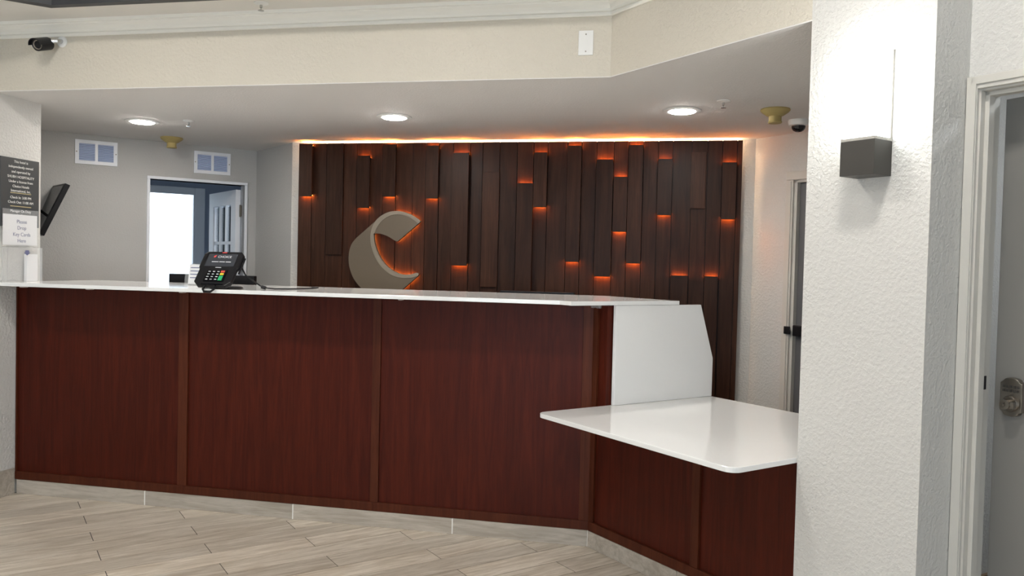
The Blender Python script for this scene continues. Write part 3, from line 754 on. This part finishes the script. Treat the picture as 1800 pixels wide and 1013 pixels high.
# ------------------------------------------------------------------ wall vents
def vent(x0, y0, x1, y1, label):
    A_, B_ = onp(x0, y0, (S, -S, 0), DP(0, -VF)), onp(x1, y1, (S, -S, 0), DP(0, -VF))
    e0, e1 = D1(A_), D1(B_); zt, zb = A_.z, B_.z
    F = VF
    o = thing('wall_vent', label, 'vent', tuple(ME @ Vector(((e0 + e1) / 2, F, zb))), R(45), 'wall vents')
    fr_ = .026; mid = (e0 + e1) / 2
    G().box(e0, e1, F - .010, F - .0005, zt - fr_, zt, ME).box(e0, e1, F - .010, F - .0005, zb, zb + fr_, ME).box(e0, e0 + fr_, F - .010, F - .0005, zb + fr_, zt - fr_, ME).box(e1 - fr_, e1, F - .010, F - .0005, zb + fr_, zt - fr_, ME).box(mid - .010, mid + .010, F - .010, F - .0005, zb + fr_, zt - fr_, ME).make('frame', 'white_trim', o)
    G().box(e0 + fr_ * .8, e1 - fr_ * .8, F - .0015, F - .0005, zb + fr_ * .8, zt - fr_ * .8, ME).make('duct', 'vent_dark', o)
    n = 10
    for q in range(2):
        xa, xb = (e0 + fr_, mid - .010) if q == 0 else (mid + .010, e1 - fr_)
        for i in range(n):
            z = zb + fr_ + (i + .5) * (zt - zb - 2 * fr_) / n
            Ms = ME @ Matrix.Translation(((xa + xb) / 2, F - .007, z)) @ Matrix.Rotation(R(-38), 4, 'X')
            G().box(-(xb - xa) / 2, (xb - xa) / 2, -.0055, .0055, -.0008, .0008, Ms).make('slat', 'vent_slat', o)
    for x in (e0 + .010, e1 - .010):
        G().lathe([(0, 0), (.0045, 0), (.004, .0015), (0, .002)], ME @ Matrix.Translation((x, F - .010, (zt + zb) / 2)) @ Matrix.Rotation(R(90), 4, 'X'), 10).make('screw', 'nickel', o)
vent(132, 244.5, 206, 293, 'white louvred wall vent nearer the dark wall screen')
vent(341, 265, 404.5, 309, 'white louvred wall vent above the office doorway')

# ------------------------------------------------------------------ television in the alcove
yt = 4.92
c0 = ony(115, 322, yt)
along = Vector((-.82, .57, 0)).normalized(); perp = Vector((along.y, -along.x, 0))       # perp faces the reception
side = ony(69, 411, yt - .05) - c0
sd_ = Vector((-.34, -.36, -.87)).normalized()
side = side.normalized()
nrm = along.cross(side).normalized()
if nrm.y > 0: nrm = -nrm
tvz = thing('wall_television', 'black flat screen tilted out from the alcove behind the grey sign', 'television', tuple(c0 + side * .5 + along * .3))
TWd, THt = .56, .40
def quad(o0, a, b): return [o0, o0 + a, o0 + a + b, o0 + b]
G().extr(quad(c0, along * TWd, side * THt), -nrm * .035).make('casing', 'black_plastic', tvz, bevel=.004)
G().extr(quad(c0 + along * .018 + side * .018 + nrm * .001, along * (TWd - .036), side * (THt - .045)), nrm * .001).make('screen', 'black_gloss', tvz)
cen = c0 + along * TWd / 2 + side * THt / 2 - nrm * .035
wp = ME @ Vector((ve0 + .002, 0, 0))
tgt = cen + Vector((-S, -S, 0)) * ((D1(cen)) - ve0 - .004)
G().tube([cen, (cen + tgt) / 2 + Vector((0, 0, .03)), tgt], .02).make('wall_arm', 'black_plastic', tvz)

# ------------------------------------------------------------------ grey sign, paper notice and clear pocket on the left wall
MT = lambda y, z, x=XL: Matrix(((0, 0, 1, x), (1, 0, 0, y), (0, 1, 0, z), (0, 0, 0, 1)))
s0, s1 = onx(-2, 275, XL), onx(66, 285, XL); s2 = onx(64, 401, XL)
ys0, ys1, zt_, zb_ = s0.y, s1.y, s1.z, s2.z
sg = thing('hotel_information_sign', 'dark grey wall sign with white hotel notice lettering', 'sign', (XL, (ys0 + ys1) / 2, zb_))
G().box(XL + .0005, XL + .012, ys0, ys1, zb_, zt_).make('panel', 'sign_grey', sg, bevel=.002)
xs = XL + .0125
ym = (ys0 + ys1) / 2 + .004
hpx = (zt_ - zb_) / 116.0
lines = [('This hotel is', 287), ('independently owned', 295.5), ('and operated by', 304), ('SHUBH HOSPITALITY', 312.5), ('Under a license from', 320.5), ('Choice Hotels', 328.5), ('International, Inc.', 336), ('Check In: 3:00 PM', 347.5), ('Check Out: 11:00 AM', 355.5), ('Manager On Duty', 370.5), ('On Site', 378)]
for tx_, py in lines:
    lettering(tx_, .0205, MT(ym, zt_ - (py - 281 + 2.0) * hpx, xs), 'sign_text', sg)
for py in (340, 362.5):
    z = zt_ - (py - 281) * hpx
    G().box(xs - .0005, xs + .0006, ym - .075, ym + .075, z - .0018, z + .0018).make('rule', 'sign_line', sg)
n0, n1 = onx(1, 372, XL), onx(61, 432, XL)
nt_ = thing('paper_notice', 'white paper notice asking guests to drop key cards, over the grey sign', 'notice', (XL, (n0.y + n1.y) / 2, n1.z))
G().box(xs + .002, xs + .003, n0.y, n1.y, n1.z, n0.z - .01).make('sheet', 'paper', nt_)
G().box(xs + .0045, xs + .0055, n0.y - .004, n1.y + .006, n1.z - .008, n0.z + .02).make('sleeve', 'acrylic', nt_)
for tx_, py in (('Please', 391), ('Drop', 402), ('Key Cards', 413.5), ('Here', 424.5)):
    lettering(tx_, .030, MT((n0.y + n1.y) / 2 + .01, onx(30, py, XL).z - .006, xs + .0035), 'ink', nt_)
k0, k1 = onx(2, 434, XL), onx(63, 490, XL)
kd = thing('clear_key_card_box', 'clear acrylic key card drop box standing on the worktop under the notice', 'box', (XL, (k0.y + k1.y) / 2, ZTT))
g = G().box(XL + .002, XL + .005, k0.y, k1.y, ZTT + .001, k0.z).box(XL + .042, XL + .045, k0.y, k1.y, ZTT + .001, k0.z)
g.box(XL + .005, XL + .042, k0.y, k0.y + .003, ZTT + .001, k0.z).box(XL + .005, XL + .042, k1.y - .003, k1.y, ZTT + .001, k0.z).make('walls', 'acrylic', kd)
Ma = MT((k0.y + k1.y) / 2 + .01, k0.z - .028, XL + .0455)
G().extr([(-.014, .012, 0), (.014, .012, 0), (.014, 0, 0), (.024, 0, 0), (0, -.018, 0), (-.024, 0, 0), (-.014, 0, 0)], (0, 0, .0008), Ma).make('arrow', 'ink', kd)
G().box(XL + .010, XL + .030, k1.y - .10, k1.y - .02, ZTT + .001, ZTT + .16).make('card_stack', 'paper', kd)

# ------------------------------------------------------------------ card terminal
tb_ = ony(386, 505, 3.90); TX, TY = tb_.x + .008, 3.885
te = thing('card_payment_terminal', 'black card payment terminal with screen and keypad on the worktop edge', 'card terminal', (TX, TY, ZTT))
TL = R(50)
MTm = Matrix.Translation((TX, TY - .015, ZTT + .110)) @ Matrix.Rotation(R(3), 4, 'Z') @ Matrix.Rotation(TL, 4, 'X')     # x right, y up the face, z out of it
ol = [(-.078, -.118), (.078, -.118), (.103, -.092), (.103, -.01), (.112, .01), (.112, .098), (.094, .116), (-.094, .116), (-.112, .098), (-.112, .01), (-.103, -.01), (-.103, -.092)]
G().extr([(x, y, -.024) for x, y in ol], (0, 0, .024), MTm).make('body', 'black_plastic', te, bevel=.005)
G().box(-.085, .085, -.055, .095, -.05, -.0245, MTm).make('rear_housing', 'black_plastic', te, bevel=.006)
scn = G().box(-.082, .082, .012, .098, .0002, .0016, MTm).make('display', 'screen', te)
lettering('CHOICE', .021, MTm @ Matrix.Translation((.012, .070, .0018)), 'screen_text', scn)
G().extr([(-.050, .072, .0017), (-.042, .072, .0017), (-.036, .084, .0017), (-.040, .088, .0017), (-.050, .082, .0017)], (0, 0, .0004), MTm).make('mark', 'red_mark', scn)
for x0, x1 in ((-.050, -.012), (-.007, .024), (.029, .058)):
    G().box(x0, x1, .040, .0445, .0017, .0021, MTm).make('text_line', 'screen_text', scn)
G().box(-.012, .014, .104, .110, .0002, .0022, MTm).make('contactless_light', 'red_mark', te)
G().box(-.016, .016, .002, .006, .0002, .0012, MTm).make('maker_mark', 'screen_text', te)
kp = G().box(-.052, .062, -.092, -.014, .0002, .004, MTm).make('keypad', 'black_gloss', te, bevel=.0015)
for i in range(4):
    for j in range(4):
        x, y = -.036 + i * .025, -.027 - j * .0175
        if i == 3:
            if j == 3: continue
            h = .0062 if j < 2 else .0150; yy = y if j < 2 else y - .0088
            G().box(x - .0105, x + .0105, yy - h, yy + h, .004, .006, MTm).make('key', ('key_red', 'key_yellow', 'key_green')[j], kp)
        else:
            G().box(x - .0060, x + .0060, y - .0022, y + .0022, .004, .0052, MTm).make('key', 'key_white', kp)
G().box(-.055, .065, -.1165, -.106, -.006, .003, MTm).make('card_slot', 'black_gloss', te)
lp = [(-.032, -.112, -.004), (-.036, -.140, -.004), (-.024, -.156, -.004), (.012, -.156, -.004), (.024, -.140, -.004), (.020, -.112, -.004)]
G().tube([MTm @ Vector(p) for p in lp], .006, 8).make('carry_loop', 'black_plastic', te, smooth=True)
G().tube([MTm @ Vector((.116, .085, -.02)), MTm @ Vector((.116, -.02, -.02))], .005, 10).make('stylus', 'black_plastic', te, smooth=True)
G().lathe([(0, .0005), (.085, .0005), (.086, .006), (.075, .012), (0, .014)], Tz((TX + .01, TY + .055, ZTT)), 32).make('stand_base', 'black_plastic', te, smooth=True)
G().tube([Vector((TX + .01, TY + .055, ZTT + .01)), Vector((TX + .005, TY + .03, ZTT + .05)), MTm @ Vector((0, .0, -.045))], [.025, .022, .03], 14).make('stand_post', 'black_plastic', te, smooth=True)
q0 = MTm @ Vector((.112, .03, -.03))
q1 = onz(425, 501, ZTT + .006); 
cx0 = Vector((TX + .20, TY + .10, ZTT + .010))
g = G().tube([q0, q0 + Vector((.018, .01, -.04)), cx0 + Vector((-.02, 0, .01)), cx0], .004, 8)
g.tube([cx0 + Vector((-.012, 0, .004)), cx0 + Vector((.012, .004, -.002))], .009, 10)
g.tube([cx0, cx0 + Vector((.05, .03, -.006)), cx0 + Vector((.10, .12, -.0065)), cx0 + Vector((.15, .30, -.0065)), cx0 + Vector((.12, .42, -.0065)), cx0 + Vector((.06, .46, -.0065))], .0034, 8)
g.make('cable', 'black_plastic', te, smooth=True)

# acrylic sign holder with a card
hx0, hx1 = ony(324, 490, 4.32).x, ony(358, 490, 4.32).x
hs_ = thing('card_holder', 'clear acrylic holder with a small printed white card behind the card terminal', 'sign holder', ((hx0 + hx1) / 2, 4.32, ZTT))
Mh = Matrix.Translation((0, 4.32, ZTT + .001)) @ Matrix.Rotation(R(-8), 4, 'X')
G().box(hx0, hx1, -.0015, .0015, 0, .128, Mh).make('holder', 'acrylic', hs_)
G().box(hx0, hx1, 4.30, 4.37, ZTT + .0005, ZTT + .003).make('foot', 'acrylic', hs_)
G().box(hx0 + .026, hx1 - .002, -.004, -.002, .004, .122, Mh).make('card', 'paper', hs_)
for z in (.100, .080, .060, .040):
    G().box(hx0 + .036, hx1 - .016, -.0046, -.0041, z, z + .005, Mh).make('text_line', 'ink', hs_)

# ------------------------------------------------------------------ staff side: work desk and monitors
sdk = thing('staff_desk', 'low staff work desk behind the counter', 'desk', (-2.2, 4.9, 0))
G().box(XL + .35, -.75, 4.68, 5.18, .72, .75).make('top', 'mahogany', sdk, bevel=.002)
for x in (XL + .37, -2.1, -.80):
    G().box(x, x + .03, 4.70, 5.16, .0, .72).make('leg', 'mahogany', sdk)
def monitor(xa, xb, Y, zt, label):
    o = thing('computer_monitor', label, 'monitor', ((xa + xb) / 2, Y, .751), group='staff monitors')
    G().box(xa, xb, Y - .02, Y + .018, zt - .31, zt).make('casing', 'black_plastic', o, bevel=.004)
    G().box(xa + .012, xb - .012, Y + .0182, Y + .019, zt - .29, zt - .012).make('screen', 'black_gloss', o)
    m_ = (xa + xb) / 2
    G().box(m_ - .03, m_ + .03, Y - .045, Y - .021, .76, zt - .12).make('stand_post', 'black_plastic', o, bevel=.003)
    G().box(m_ - .11, m_ + .11, Y - .09, Y + .09, .751, .762).make('stand_foot', 'black_plastic', o, bevel=.003)
ma, mb = ony(300, 481, 4.85), ony(449, 487, 4.85)
monitor(ma.x, mb.x, 4.85, ma.z, 'black computer monitor seen from behind the card terminal')
ma, mb = ony(880, 510, 4.85), ony(1010, 515.5, 4.85)
monitor(ma.x, mb.x, 4.85, (ma.z + mb.z) / 2, 'black computer monitor whose top edge just clears the worktop')


# unseen fill light, added to brighten the room beyond the grey door
bl = DP(3.5, -.6, 2.399)
brl = thing('back_room_fill', 'added unseen fill light brightening the room beyond the grey door', 'ceiling light', tuple(bl))
G().lathe([(0, -.001), (.14, -.001), (.14, -.03), (.12, -.04), (0, -.042)], Tz(bl), 28).make('lens', 'fill_lens', brl)
G().lathe([(.141, -.001), (.155, -.001), (.155, -.02), (.141, -.022), (.141, -.001)], Tz(bl), 28, False).make('trim_ring', 'white_plastic', brl)
